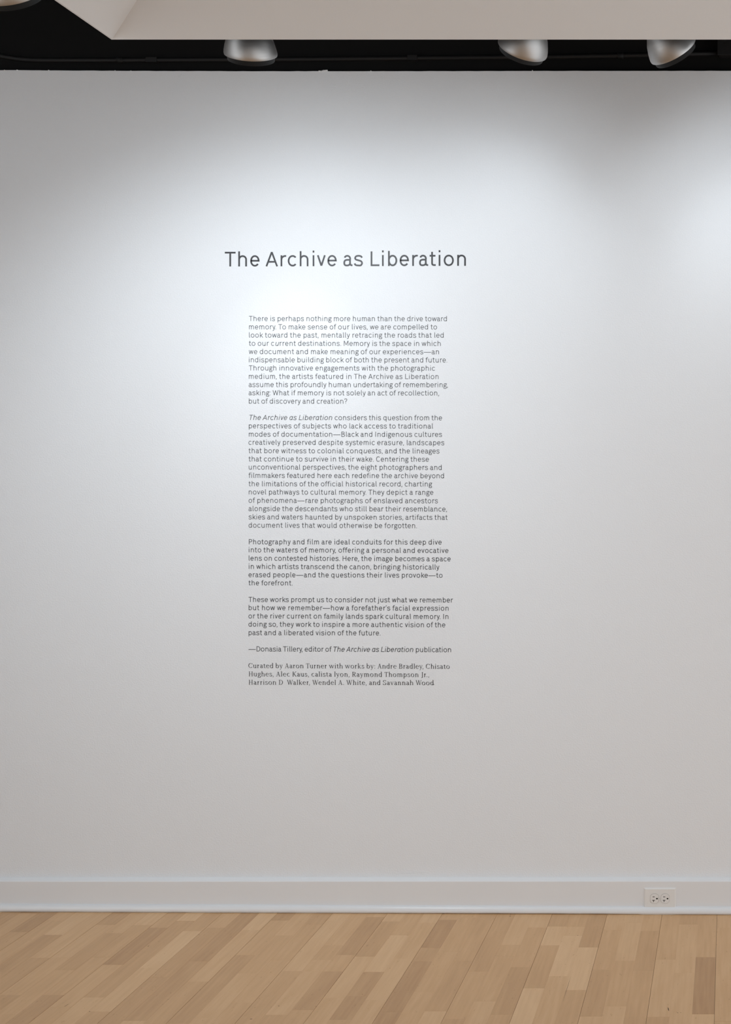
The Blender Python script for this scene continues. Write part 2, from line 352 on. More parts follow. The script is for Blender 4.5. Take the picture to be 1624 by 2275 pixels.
for cx, flat in ((635, -1), (1055, 1)):
    x, z = K(cx, 553); r = 0.0175; c = 0.0146
    pts = []
    for a in range(0, 360, 8):
        q = math.radians(a); pts.append((x+max(-c, min(c, r*math.cos(q))), z+r*math.sin(q)))
    gr = [(x+(p[0]-x)*1.05, z+(p[1]-z)*1.05) for p in pts]
    rec = slab('receptacle', pts, -0.0190, -0.0206, M_plate, oe)
    slab('receptacle_gap', gr, -0.0190, -0.0197, M_slot if 0 else mat('grey_gap', (.42, .41, .40), .7), oe)
    def bx(name, a, b, c_, d, m=M_slot, yy=-0.0209):
        (xa, za), (xb, zb) = K(a, c_), K(b, d)
        return slab(name, [(xa, zb), (xb, zb), (xb, za), (xa, za)], -0.0200, yy, m, oe)
    o = cx-635
    bx('contact_slot', 558+o, 640+o, 466, 490)
    bx('contact_slot', 542+o, 648+o, 604, 628)
    bx('contact_slot', 582+o, 608+o, 628, 684, yy=-0.02085)
    gx, gz = K(728+o, 552); g = [(gx+0.0030*math.cos(math.radians(a)), gz+0.0029*math.sin(math.radians(a))) for a in range(60, 301, 20)]+[(gx+0.0032, gz-0.0022), (gx+0.0032, gz+0.0022)]
    slab('ground_hole', g, -0.0200, -0.0209, M_slot, oe)
sx, sz = K(845, 553)
M_screw = mat('white_screw', (.80, .79, .77), .3)
slab('screw', [(sx+.0027*math.cos(a*math.pi/8), sz+.0027*math.sin(a*math.pi/8)) for a in range(16)], -0.0190, -0.0204, M_screw, oe)
slab('screw_slot', [(sx-.0024, sz-.0003), (sx+.0024, sz-.0003), (sx+.0024, sz+.0003), (sx-.0024, sz+.0003)], -0.02, -0.02045, mat('grey_screw_slot', (.3, .29, .28), .6), oe)
# ------------------------------------------------------------------ conduit and junction box
YC = 0.0185; RC = 0.0077
pipe_px = [(-420, -150), (-130, 60), (-70, 98), (-30, 113.5), (0, 121.5), (30, 126.5), (60, 129.3), (90, 130), (260, 130), (640, 128.2), (1000, 124.6), (1240, 122.3), (1400, 119.5), (1500, 117), (1600, 114.2)]
def cpt(px, py): return (PX(px), YC, PZ(py))
ct = empty('conduit', cpt(260, 130)); tag(ct, 'thin black electrical conduit running along the black strip above the white wall', 'conduit')
rel(tube('pipe', [cpt(*p) for p in pipe_px], RC, M_pipe, ct))
for a, b, py in ((254, 269, 130), (1371, 1384, 120)):
    rel(tube('coupling', [cpt(a, py+.1), cpt(b, py-.1)], RC*1.28, M_pipe, ct))
for a, b, py in ((320, 345, 129.9), (903, 925, 125.5)):
    o = rel(box('strap', PX(a), PX(b), YC-RC-0.0016, 0.0272, PZ(py)-RC-.001, PZ(py)+RC+.0016, M_pipe, ct, 0.0012))
jb = empty('junction_box', (PX(1640), 0.03, PZ(126))); tag(jb, 'black electrical junction box at the end of the conduit, top right corner', 'box')
rel(box('box_body', PX(1597), PX(1668), -0.022, 0.0270, PZ(125.5), PZ(64), M_pipe, jb, 0.006))
rel(box('box_cover', PX(1594), PX(1671), -0.026, -0.0205, PZ(127.5), PZ(62), M_pipe, jb, 0.0015))
rel(lathe('screw', [(0.0001, 0), (0.0032, 0), (0.0036, -0.0015)], M_pipe, jb, 12, mtx=Matrix.Translation((PX(1611), -0.0265, PZ(101))) @ Matrix.Rotation(math.radians(-90), 4, 'X')))
# ------------------------------------------------------------------ spotlights on tracks
def track(name, y, x0, x1, z, label):
    t = empty(name, (x0, y, z)); tag(t, label, 'light track')
    rel(box('rail', x0, x1, y-0.018, y+0.018, z, z+0.034, M_pipe, t, 0.002))
    for x in (x0+0.4, (x0+x1)/2, x1-0.4):
        rel(box('hanger', x-0.006, x+0.006, y-0.006, y+0.006, z+0.03, 3.905, M_pipe, t))
ZTK = 3.16
track('light_track', -0.660, -2.6, 1.8, ZTK, 'black lighting track carrying the three lamps nearest the wall')
track('light_track', -1.370, -3.4, -1.70, ZTK, 'black lighting track carrying the lamp at the top left corner')
def spot_lamp(L, ty):
    loc = Vector(L['loc'])
    root = empty('spotlight', loc); tag(root, L['label'], 'spotlight', 'spun aluminium track spotlights')
    # local +Z of the shade points out of its back; roll leans it in the picture, pitch towards the wall
    R = Matrix.Rotation(math.radians(-L['roll']), 4, 'Y') @ Matrix.Rotation(math.radians(L['pitch']), 4, 'X')
    body = [(0.0755, 0.0), (0.0762, 0.004), (0.0752, 0.012), (0.0718, 0.026), (0.0662, 0.044), (0.0570, 0.062), (0.0460, 0.080), (0.0360, 0.097), (0.0315, 0.110), (0.0290, 0.124), (0.0270, 0.150), (0.0255, 0.158), (0.001, 0.160)]
    o = lathe('shade', body, M_alu, root, 96); o.matrix_local = R
    inner = [(0.0745, 0.0003), (0.0705, 0.020), (0.062, 0.044), (0.045, 0.072), (0.001, 0.078)]
    o = lathe('reflector', inner, M_snoot, root, 64); o.matrix_local = R
    o = lathe('baffle_ring', [(0.0745, 0.0004), (0.0690, 0.0004), (0.0672, -0.0165), (0.0655, -0.0165), (0.0665, 0.012)], M_snoot, root, 96); o.matrix_local = R
    o = lathe('bulb', [(0.001, 0.020), (0.03, 0.021), (0.052, 0.025), (0.0545, 0.032), (0.04, 0.06)], M_bulb, root, 48); o.matrix_local = R
    # knuckle at the back, stem and adaptor up to the track
    back = R @ Vector((0, 0, 0.150))
    o = lathe('knuckle', [(0.001, -0.016), (0.015, -0.016), (0.017, -0.008), (0.017, 0.008), (0.015, 0.016), (0.001, 0.016)], M_snoot, root, 24, mtx=Matrix.Translation(back) @ Matrix.Rotation(math.radians(90), 4, 'Y'))
    top = Vector((back.x, ty-loc.y, ZTK-loc.z))
    o = tube('stem', [back, Vector((back.x, (ty-loc.y), back.z+0.05)), top-Vector((0, 0, 0.03))], 0.006, M_snoot, root, 12)
    box('adaptor', top.x-0.05, top.x+0.05, top.y-0.016, top.y+0.016, top.z-0.035, top.z, M_snoot, root, 0.003)
    for pw, cone in L['beams']:
        li = bpy.data.lights.new('lamp_light', 'SPOT'); li.energy = pw; li.color = COOL
        li.spot_size = math.radians(cone); li.spot_blend = 1.0; li.shadow_soft_size = 0.02
        lo = bpy.data.objects.new('lamp_light', li); COL.objects.link(lo); lo.parent = root
        lo.matrix_local = R @ Matrix.Translation((0, 0, -0.018))
for k, L in enumerate(LAMPS): spot_lamp(L, -1.370 if k == 3 else -0.660)
# ------------------------------------------------------------------ lettering: stroke fonts
def arc(cx, cy, rx, ry, a0, a1, n=14, e=2.06):
    out = []
    for i in range(n+1):
        a = math.radians(a0+(a1-a0)*i/n); c, s = math.cos(a), math.sin(a)
        out.append((cx+rx*math.copysign(abs(c)**(2/e), c), cy+ry*math.copysign(abs(s)**(2/e), s)))
    return out
def bez(p0, p1, p2, p3, n=8):
    out = []
    for i in range(n+1):
        t = i/n; u = 1-t
        out.append(tuple(u**3*a+3*u*u*t*b+3*u*t*t*c+t**3*d for a, b, c, d in zip(p0, p1, p2, p3)))
    return out
def cat(P, n=5):
    out = []; Q = [P[0]]+P+[P[-1]]
    for i in range(1, len(Q)-2):
        a, b, c, d = Q[i-1:i+3]
        for k in range(n):
            t = k/n
            out.append(tuple(0.5*(2*q+(r-p)*t+(2*p-5*q+4*r-s)*t*t+(-p+3*q-3*r+s)*t**3) for p, q, r, s in zip(a, b, c, d)))
    out.append(P[-1]); return out
SB, RB, DB = .145, .078, .035
def sans(ch, w, ital=False):
    """-> (strokes, width, left bearing, right bearing); cap height 1"""
    h = w/2; X = .75; A = 1.03; o = .012
    def ring(cx, cy, W, H): return arc(cx, cy, W/2-h, H/2-h, 0, 360, 28)
    def stem(x, a, b): return [(x, a), (x, b)]
    if ch == 'a' and ital: ch = 'α'
    g = {
     'o': lambda: ([ring(.33, X/2, .66, X+2*o)], .66, RB, RB),
     'n': lambda: ([stem(h, 0, X), arc(.285, .46, .285-h, X+o-h-.46, 180, 0)+[(.57-h, 0)]], .57, SB, SB-.01),
     'h': lambda: ([stem(h, 0, A), arc(.285, .46, .285-h, X+o-h-.46, 180, 0)+[(.57-h, 0)]], .57, SB, SB-.01),
     'm': lambda: ([stem(h, 0, X), arc(.25, .48, .25-h, X+o-h-.48, 180, 0)+[(.50-h, 0)], arc(.75-w, .48, .25-h, X+o-h-.48, 180, 0)+[(1.0-w-h, 0)]], 1.0-w, SB, SB-.01),
     'u': lambda: ([stem(.57-h, 0, X), [(h, X)]+arc(.285, .29, .285-h, .29+o-h, 180, 360)], .57, SB-.01, SB),
     'r': lambda: ([stem(h, 0, X), arc(.31, .44, .31-h, X+o-h-.44, 180, 78, 8)], .36, SB, .03),
     'b': lambda: ([stem(h, 0, A), ring(.30, X/2, .60, X+2*o)], .60, SB, RB),
     'd': lambda: ([stem(.60-h, 0, A), ring(.30, X/2, .60, X+2*o)], .60, RB, SB),
     'p': lambda: ([stem(h, -.28, X), ring(.30, X/2, .60, X+2*o)], .60, SB, RB),
     'q': lambda: ([stem(.60-h, -.28, X), ring(.30, X/2, .60, X+2*o)], .60, RB, SB),
     'c': lambda: ([arc(.32, X/2, .32-h, X/2+o-h, 42, 318, 22)], .59, RB, .05),
     'e': lambda: ([[(h, .385), (.61-h, .385)]+arc(.305, X/2, .305-h, X/2+o-h, 3, 322, 26)], .61, RB, .07),
     'a': lambda: ([arc(.255, .50, .235-h+.01, X+o-h-.50, 158, 0, 12)+bez((.49-h, .42), (.49-h, .12), (.49-h, h-.01), (.59, h), 6),
                    [(.49-h, .43), (.27, .43)]+bez((.27, .43), (.10, .43), (h, .35), (h, .215), 6)+bez((h, .215), (h, .06), (.14, h-o), (.225, h-o), 6)+bez((.225, h-o), (.37, h-o), (.49-h, .11), (.49-h, .22), 6)], .58, .06, .06),
     'α': lambda: ([stem(.58-h, 0, X), ring(.29, X/2, .58, X+2*o)], .58, RB, SB-.02),
     's': lambda: ([cat([(.515, .575), (.44, X-h-.02), (.285, X-h+o), (.13, X-h-.025), (.065, .55), (.12, .45), (.285, .395), (.45, .335), (.515, .205), (.44, .06), (.28, h-o), (.10, .075), (.035, .185)])], .57, .06, .06),
     't': lambda: ([[(.16, .96), (.16, .20)]+bez((.16, .20), (.16, h), (.22, h-.005), (.40, h), 6), [(0, X-h), (.38, X-h)]], .40, .045, .05),
     'f': lambda: ([[(.16, 0), (.16, .82)]+bez((.16, .82), (.16, .98), (.24, 1.03-h), (.42, 1.03-h), 6), [(0, X-h), (.37, X-h)]], .40, .045, .0),
     'i': lambda: ([stem(h, 0, X), [(h, .93), (h, .93+w*1.2)]], w, SB, SB),
     'j': lambda: ([[(h, X), (h, -.12)]+bez((h, -.12), (h, -.25), (-.02, -.28+h), (-.14, -.28+h), 6), [(h, .93), (h, .93+w*1.2)]], w, SB, SB),
     'l': lambda: ([[(h, A), (h, .16)]+bez((h, .16), (h, h), (.10, h), (.19, h), 5)], .19, SB, .07),
     'k': lambda: ([stem(h, 0, A), [(.49, X), (h, .25)], [(.20, .41), (.53, 0)]], .53, SB, .02),
     'v': lambda: ([[(h*.9, X), (.28, h*.6)], [(.56-h*.9, X), (.28, h*.6)]], .56, DB, DB),
     'w': lambda: ([[(h*.9, X), (.235, h*.6)], [(.43, X-.02), (.235, h*.6)], [(.43, X-.02), (.625, h*.6)], [(.86-h*.9, X), (.625, h*.6)]], .86, DB, DB),
     'x': lambda: ([[(h, X), (.53-h, 0)], [(.53-h, X), (h, 0)]], .53, .04, .04),
     'y': lambda: ([[(h*.9, X), (.29, .03)], [(.56-h*.9, X), (.27, -.06)]+bez((.27, -.06), (.21, -.22), (.16, -.28+h), (.04, -.28+h), 6)], .56, DB, DB),
     'z': lambda: ([[(0, X-h), (.5, X-h), (.03, h), (.52, h)]], .52, .05, .05),
     'g': lambda: ([arc(.285, .525, .235-h+.01, .225+o-h, 0, 360, 24), bez((.42, .68), (.47, X-h), (.52, X-h), (.61, X-h), 5),
                    bez((.16, .35), (.03, .27), (.04, .135), (.22, .13), 7)+bez((.22, .13), (.36, .125), (.56, .15), (.57-h, -.08), 7)+bez((.57-h, -.08), (.56-h, -.22), (.42, -.29+h), (.28, -.29+h), 6)+bez((.28, -.29+h), (.10, -.29+h), (h, -.22), (h, -.10), 6)+bez((h, -.10), (h, .02), (.12, .08), (.22, .13), 5)], .59, .05, .02),
     'T': lambda: ([[(0, 1-h), (.70, 1-h)], stem(.35, 0, 1)], .70, .03, .05),
     'A': lambda: ([[(h*.9, 0), (.40, 1-h*.4)], [(.80-h*.9, 0), (.40, 1-h*.4)], [(.16, .31), (.64, .31)]], .80, .02, .03),
     'L': lambda: ([[(h, 1), (h, h), (.57, h)]], .57, SB, .03),
     'M': lambda: ([stem(h, 0, 1), stem(.82-h, 0, 1), [(h*1.2, 1), (.41, .22), (.82-h*1.2, 1)]], .82, SB, SB),
     'B': lambda: ([stem(h, 0, 1), [(h, 1-h), (.32, 1-h)]+arc(.34, .76, .26-h, .24-h, 90, -90, 10)+[(h, .52)], [(.32, .52)]+arc(.35, .27, .30-h, .27-h+.01, 88, -90, 10)+[(h, h)]], .64, SB, RB),
     'I': lambda: ([stem(h, 0, 1)], w, SB+.01, SB+.01),
     'C': lambda: ([arc(.38, .5, .38-h, .5+o-h, 42, 318, 24)], .72, RB, .05),
     'P': lambda: ([stem(h, 0, 1), [(h, 1-h), (.36, 1-h)]+arc(.36, .71, .27-h, .29-h, 90, -90, 12)+[(h, .42+h)]], .62, SB, .05),
     'H': lambda: ([stem(h, 0, 1), stem(.70-h, 0, 1), [(h, .52), (.70-h, .52)]], .70, SB, SB),
     'W': lambda: ([[(h*.9, 1), (.29, h*.4)], [(.54, .96), (.29, h*.4)], [(.54, .96), (.79, h*.4)], [(1.08-h*.9, 1), (.79, h*.4)]], 1.08, .02, .02),
     'D': lambda: ([stem(h, 0, 1), [(h, 1-h), (.30, 1-h)]+arc(.30, .5, .40-h, .5-h, 90, -90, 18)+[(h, h)]], .70, SB, RB),
     '.': lambda: ([[(h*1.1, 0), (h*1.1, w*1.2)]], w*1.1, .09, .09),
     ',': lambda: ([[(h*1.6, w*1.2), (h*1.5, w*.3), (0, -.13)]], w*1.2, .07, .09),
     ':': lambda: ([[(h*1.1, 0), (h*1.1, w*1.2)], [(h*1.1, .60), (h*1.1, .60+w*1.2)]], w*1.1, .10, .09),
     '’': lambda: ([[(h*1.6, 1.03), (h*1.5, .93), (0, .80)]], w*1.2, .06, .05),
     '?': lambda: ([cat([(.03, .80), (.10, .93), (.26, 1.0-h+o), (.43, .93), (.48, .77), (.41, .60), (.29, .48), (.26, .36), (.26, .26)]), [(.26, 0), (.26, w*1.2)]], .50, .06, .06),
     '—': lambda: ([[(0, .385), (1.40, .385)]], 1.40, .06, .06),
     ' ': lambda: ([], .30, 0, 0),
    }
    st, W, l, r = g[ch](); kx = 1.0 if ch in "il.,:’—I" else 1.05
    st = [[(x*kx, y) for x, y in s] for s in st]; W *= kx
    if ital: st = [[(x+(y-.35)*.19, y) for x, y in s] for s in st]
    return st, W, l, r
def serif(ch, w, ital=False):
    """strokes may be (points,) -> broad nib, or (points, fixed width)"""
    h = w/2; X = .69; A = 1.05; tn = .055
    def st(x, a, b): return [(x, a), (x, b)]
    def bar(x0, x1, y): return ([(x0, y+tn/2*(1 if y < .01 else 0)), (x1, y+tn/2*(1 if y < .01 else 0))], tn)
    def foot(x, y=0, e=.115): yy = y+tn/2 if y <= .01 else y-tn/2; return ([(x-e, yy), (x+e, yy)], tn)
    def flag(x, y): return ([(x-.12, y-.05), (x, y-.015)], tn*1.1)
    def ring(cx, cy, W, H): return arc(cx, cy, W/2-h, H/2-tn/2, 0, 360, 28, 2.05)
    R = {
     'o': lambda: ([ring(.33, X/2, .66, X+.02)], .66, .05, .05),
     'n': lambda: ([st(.15, 0, X), flag(.15, X), foot(.15), arc(.36, .42, .21, X-.42-.02, 172, 0, 10, 2.1)+[(.57, 0)], foot(.57)], .70, .03, .03),
     'm': lambda: ([st(.15, 0, X), flag(.15, X), foot(.15), arc(.345, .42, .195, X-.44, 172, 0, 10, 2.1)+[(.54, 0)], foot(.54), arc(.735, .42, .195, X-.44, 172, 0, 10, 2.1)+[(.93, 0)], foot(.93)], 1.06, .03, .03),
     'h': lambda: ([st(.15, 0, A), flag(.15, A), foot(.15), arc(.36, .42, .21, X-.42-.02, 172, 0, 10, 2.1)+[(.57, 0)], foot(.57)], .70, .03, .03),
     'u': lambda: ([[(.13, X)]+arc(.33, .24, .20, .215, 180, 345, 10, 2.1), flag(.13, X), st(.53, 0, X), flag(.53, X), ([(.53, .03), (.64, .035)], tn)], .67, .02, .02),
     'r': lambda: ([st(.15, 0, X), flag(.15, X), foot(.15, 0, .13), bez((.17, .45), (.22, .62), (.33, .68), (.44, .62), 6)], .47, .03, .0),
     'a': lambda: ([bez((.10, .53), (.13, .72), (.42, .74), (.42, .47), 8)+[(.42, .13)]+bez((.42, .13), (.43, .02), (.50, .02), (.56, .07), 4),
                    bez((.42, .42), (.30, .38), (.09, .36), (.09, .18), 7)+bez((.09, .18), (.09, -.05), (.36, -.02), (.42, .15), 7)], .57, .04, .02),
     'b': lambda: ([st(.14, .04, A), flag(.14, A), arc(.36, X/2, .23, X/2-.02, 0, 360, 26, 2.05)], .66, .02, .05),
     'd': lambda: ([st(.52, .0, A), flag(.52, A), ([(.52, .03), (.64, .035)], tn), arc(.30, X/2, .23, X/2-.02, 0, 360, 26, 2.05)], .66, .05, .02),
     'p': lambda: ([st(.15, -.32, X), flag(.15, X), foot(.15, -.32+.01), arc(.38, X/2, .23, X/2-.02, 0, 360, 26, 2.05)], .67, .03, .05),
     'c': lambda: ([arc(.32, X/2, .32-h, X/2-.02, 48, 315, 20, 2.05)], .56, .05, .03),
     'e': lambda: ([([(.10, .385), (.53, .40)], tn), arc(.32, X/2, .32-h, X/2-.02, 8, 318, 24, 2.05)], .60, .05, .04),
     's': lambda: ([cat([(.42, .52), (.36, .64), (.25, .665), (.12, .62), (.09, .52), (.15, .42), (.32, .33), (.43, .24), (.42, .10), (.30, .025), (.15, .03), (.07, .10), (.05, .20)])], .49, .05, .04),
     't': lambda: ([[(.18, .84), (.18, .16)]+bez((.18, .16), (.19, .0), (.32, .0), (.40, .08), 5), ([(.02, X-.03), (.38, X-.03)], tn), ([(.03, X-.03), (.18, .83)], tn)], .41, .02, .01),
     'i': lambda: ([st(.15, 0, X), flag(.15, X), foot(.15), ([(.15, .88), (.15, 1.01)], .13)], .28, .03, .03),
     'l': lambda: ([st(.15, 0, A), flag(.15, A), foot(.15)], .28, .03, .03),
     'k': lambda: ([st(.15, 0, A), flag(.15, A), foot(.15), ([(.52, X-.03), (.20, .32)], tn), ([(.42, X-.03), (.60, X-.03)], tn), ([(.28, .40), (.57, .02)], .11), foot(.58, 0, .09)], .67, .03, .0),
     'v': lambda: ([([(.10, X), (.33, .02)], .115), ([(.55, X), (.33, .02)], .06), foot(.12, X), foot(.54, X, .09)], .64, .0, .0),
     'w': lambda: ([([(.10, X), (.31, .02)], .115), ([(.51, X), (.31, .02)], .06), ([(.50, X), (.71, .02)], .115), ([(.92, X), (.71, .02)], .06), foot(.11, X), foot(.50, X, .1), foot(.91, X, .09)], 1.01, .0, .0),
     'y': lambda: ([([(.10, X), (.34, .04)], .115), ([(.56, X), (.34, .02), (.26, -.18), (.18, -.27), (.06, -.26)], .065), foot(.12, X), foot(.55, X, .09)], .65, .0, .0),
     'g': lambda: ([arc(.29, .47, .19, .20, 0, 360, 22, 2.0), ([(.42, .62), (.50, .67), (.60, .65)], .07),
                    ([(.18, .30), (.11, .22), (.14, .13), (.30, .10)], .07), bez((.30, .11), (.50, .11), (.56, .06), (.55, -.06), 6)+bez((.55, -.06), (.52, -.30), (.08, -.36), (.08, -.14), 8)+bez((.08, -.14), (.09, -.02), (.18, .04), (.26, .10), 4)], .60, .03, .0),
     'C': lambda: ([arc(.43, .5, .43-h, .49-tn/2, 42, 318, 24, 2.05), ([(.76, 1.0), (.76, .72)], tn)], .80, .06, .04),
     'A': lambda: ([([(.14, 0), (.40, .98)], .06), ([(.40, .98), (.69, 0)], .125), ([(.22, .34), (.58, .34)], tn), foot(.13), foot(.70, 0, .13)], .83, .0, .0),
     'T': lambda: ([st(.37, 0, 1), foot(.37, 0, .15), ([(.03, 1-tn/2), (.71, 1-tn/2)], tn), ([(.05, 1), (.04, .76)], tn), ([(.69, 1), (.70, .76)], tn)], .74, .02, .0),
     'B': lambda: ([st(.17, 0, 1), ([(.02, 1-tn/2), (.35, 1-tn/2)], tn), arc(.36, .76, .22, .215, 90, -90, 10, 2.1), ([(.17, .53), (.40, .53)], tn), arc(.38, .28, .26, .25, 90, -90, 10, 2.1), ([(.02, tn/2), (.38, tn/2)], tn)], .71, .04, .04),
     'D': lambda: ([st(.17, 0, 1), ([(.02, 1-tn/2), (.36, 1-tn/2)], tn), arc(.36, .5, .39, .47, 90, -90, 20, 2.1), ([(.02, tn/2), (.36, tn/2)], tn)], .82, .04, .05),
     'H': lambda: ([st(.17, 0, 1), st(.68, 0, 1), ([(.17, .51), (.68, .51)], tn), foot(.17), foot(.17, 1), foot(.68), foot(.68, 1)], .84, .04, .04),
     'K': lambda: ([st(.17, 0, 1), foot(.17), foot(.17, 1), ([(.68, .97), (.22, .47)], .06), foot(.68, 1, .11), ([(.32, .58), (.70, .02)], .125), foot(.72, 0, .11)], .82, .04, .0),
     'R': lambda: ([st(.17, 0, 1), foot(.17, 0, .14), ([(.02, 1-tn/2), (.38, 1-tn/2)], tn), arc(.38, .74, .23, .235, 90, -90, 12, 2.1), ([(.17, .50), (.38, .50)], tn), ([(.36, .50), (.66, .02)], .125), foot(.70, 0, .09)], .79, .04, .0),
     'S': lambda: ([cat([(.55, .76), (.48, .92), (.32, .97), (.15, .91), (.10, .77), (.18, .62), (.38, .50), (.55, .37), (.56, .19), (.44, .05), (.26, .03), (.12, .10), (.08, .27)]), ([(.55, .98), (.55, .74)], tn), ([(.08, .02), (.08, .27)], tn)], .64, .06, .05),
     'J': lambda: ([[(.28, 1), (.28, .02)]+bez((.28, .02), (.28, -.16), (.16, -.22), (.04, -.16), 5), foot(.28, 1)], .42, .02, .04),
     'W': lambda: ([([(.12, 1), (.38, .02)], .12), ([(.60, .94), (.38, .02)], .06), ([(.56, 1), (.82, .02)], .12), ([(1.06, 1), (.82, .02)], .06), foot(.12, 1, .12), foot(.57, 1, .11), foot(1.06, 1, .11)], 1.17, .0, .0),
     '.': lambda: ([([(.07, 0), (.07, .13)], .13)], .14, .07, .07),
     ',': lambda: ([([(.08, .13), (.09, .0), (.03, -.17)], .085)], .14, .06, .07),
     ':': lambda: ([([(.07, 0), (.07, .13)], .13), ([(.07, .50), (.07, .63)], .13)], .14, .09, .07),
     ' ': lambda: ([], .27, 0, 0),
    }
    st_, W_, l_, r_ = R[ch](); k = 1.07
    st_ = [([(x*k, y) for x, y in q[0]], q[1]) if isinstance(q, tuple) else [(x*k, y) for x, y in q] for q in st_]
    return st_, W_*k, l_+.02, r_+.02
def ribbon(V, Fc, pts, width, fn, scl, ox, oz, y):
    """flat stroke along pts with mitred joints; width: number, or None for the broad nib"""
    P = [Vector(p) for p in pts]
    Q = [P[0]]
    for p in P[1:]:
        if (p-Q[-1]).length > 1e-4: Q.append(p)
    P = Q; n = len(P)
    if n < 2: return
    closed = n > 6 and (P[0]-P[-1]).length < 0.02
    base = len(V)
    for i in range(n):
        if closed: a, b = (P[i]-P[i-1] if i else P[-1]-P[-2]), (P[i+1]-P[i] if i < n-1 else P[1]-P[0])
        else: a, b = (P[i]-P[i-1] if i else P[1]-P[0]), (P[i+1]-P[i] if i < n-1 else P[-1]-P[-2])
        a.normalize(); b.normalize(); t = (a+b)
        t = t.normalized() if t.length > 1e-3 else a
        nn = Vector((-t.y, t.x)); c = max(0.45, nn.dot(Vector((-a.y, a.x))))
        wd = width if width is not None else fn(t)
        for sgn in (1, -1):
            q = P[i]+nn*(sgn*wd/2/c); V.append((q.x*scl+ox, y, q.y*scl+oz))
    for i in range(n-1):
        k = base+2*i; Fc.append((k, k+1, k+3, k+2))
def nib(w):
    ang = math.radians(14)
    def f(t):
        s = abs(t.y*math.cos(ang)+t.x*math.sin(ang)); return .052+(w-.052)*s**1.25
    return f
TY = -0.0004
GAPS = {('T', 'o'): -.10, ('T', 'h'): -.02, ('r', 'y'): 0.0, ('y', '.'): -.12, ('y', ','): -.12, ('W', 'h'): 0, ('A', 'r'): 0, ('r', '.'): -.08, ('r', ','): -.08, ('W', 'a'): -.08, ('W', 'e'): -.08, ('W', 'o'): -.08, ('T', 'u'): -.06, ('T', 'i'): -.02, ('k', 'e'): -.02}
def layout(runs, weight):
    """runs: list of (text, font, italic, weight) -> glyph placements in cap units and total width"""
    x = 0; out = []; prev = None; last = None
    for text, font, it, wt in runs:
        fn = sans if font == 'sans' else serif
        for ch in text:
            st, W, l, r = fn(ch, wt, it)
            if prev is not None: x += l+prev
            if last is not None: x += GAPS.get((last, ch), 0)
            out.append((st, x, font, wt, ch)); x += W; prev = r; last = ch
    return out, x
def set_line(runs, px0, px1, yl, yr, cap, tweak=None, sep=False):
    gl, W = layout(runs, 0)
    n = len(gl)-1; want = (px1-px0)/cap; d = (want-W)/n
    res = []; V = []; Fc = []
    print('%-30s natural %.2f want %.2f dd %.4f' % (runs[0][0][:30], W, want, d))
    for k, (st, x, font, wt, ch) in enumerate(gl):
        x += d*k; s = cap/PPM
        px = px0+x*cap; py = yl+(yr-yl)*(px-px0)/(px1-px0)
        if sep: V, Fc = [], []
        for qi, q in enumerate(st):
            wd = None
            if font == 'sans': pts, wd = q, wt
            elif isinstance(q, tuple): pts, wd = q
            else: pts = q
            dz = 0
            if tweak and k in tweak:
                sh, dx, dy = tweak[k]; pts = [(a+b*sh+dx, b+dy) for a, b in pts]
            ribbon(V, Fc, pts, wd, nib(wt), s, PX(px), PZ(py), TY-0.00004*qi)
        if sep and V: res.append((V, Fc, ch))
    return res if sep else (V, Fc)
WB = .111
def para(label, lines, wt=WB):
    r = empty('wall_lettering', (PX(552), TY, PZ(lines[-1][3]))); tag(r, label, 'lettering', 'text blocks on the white wall')
    for runs, x0, x1, yl, yr, cap, *tw in lines:
        if isinstance(runs, str): runs = [(runs, 'sans', False, wt)]
        V, Fc = set_line(runs, x0, x1, yl, yr, cap, tw[0] if tw else None)
        rel(mesh('text_line', V, Fc, M_vinyl, r))
    return r
# title, one part per letter
tt = empty('wall_title', (PX(500), TY, PZ(592))); tag(tt, 'large dark grey vinyl title line on the white wall above the paragraphs', 'lettering')
for V, Fc, ch in set_line([('The Archive as Liberation', 'sans', False, .116)], 470+80/2.707, 470+1530/2.707, 530+168/2.707, 530+164/2.707, 32.6, sep=True):
    rel(mesh('letter', V, Fc, M_vinyl, tt))
C = 11.25
para('first paragraph of glare-thinned grey wall text, eleven lines, just below the title', [
 ('There is perhaps nothing more human than the drive toward', 553.1, 992.7, 713.2, 713.6, C),
 ('memory. To make sense of our lives, we are compelled to', 553.3, 970.9, 731.6, 731.8, C),
 ('look toward the past, mentally retracing the roads that led', 553.3, 985.5, 749.9, 750.2, C),
 ('to our current destinations. Memory is the space in which', 553.0, 979.0, 768.2, 768.7, C, {8: (.28, -.04, 0)}),
 ('we document and make meaning of our experiences—an', 552.8, 975.2, 786.5, 787.0, C),
 ('indispensable building block of both the present and future.', 553.0, 993.5, 804.8, 805.3, C),
 ('Through innovative engagements with the photographic', 552.9, 966.6, 823.0, 823.6, C),
 ('medium, the artists featured in The Archive as Liberation', 552.9, 974.3, 841.6, 842.1, C),
 ('assume this profoundly human undertaking of remembering,', 552.7, 994.7, 859.8, 860.4, C),
 ('asking: What if memory is not solely an act of recollection,', 552.5, 975.2, 878.1, 878.7, C),
 ('but of discovery and creation?', 552.9, 770.9, 896.6, 896.9, C)], .094)  # thin strokes stand in for glare eating into the letters
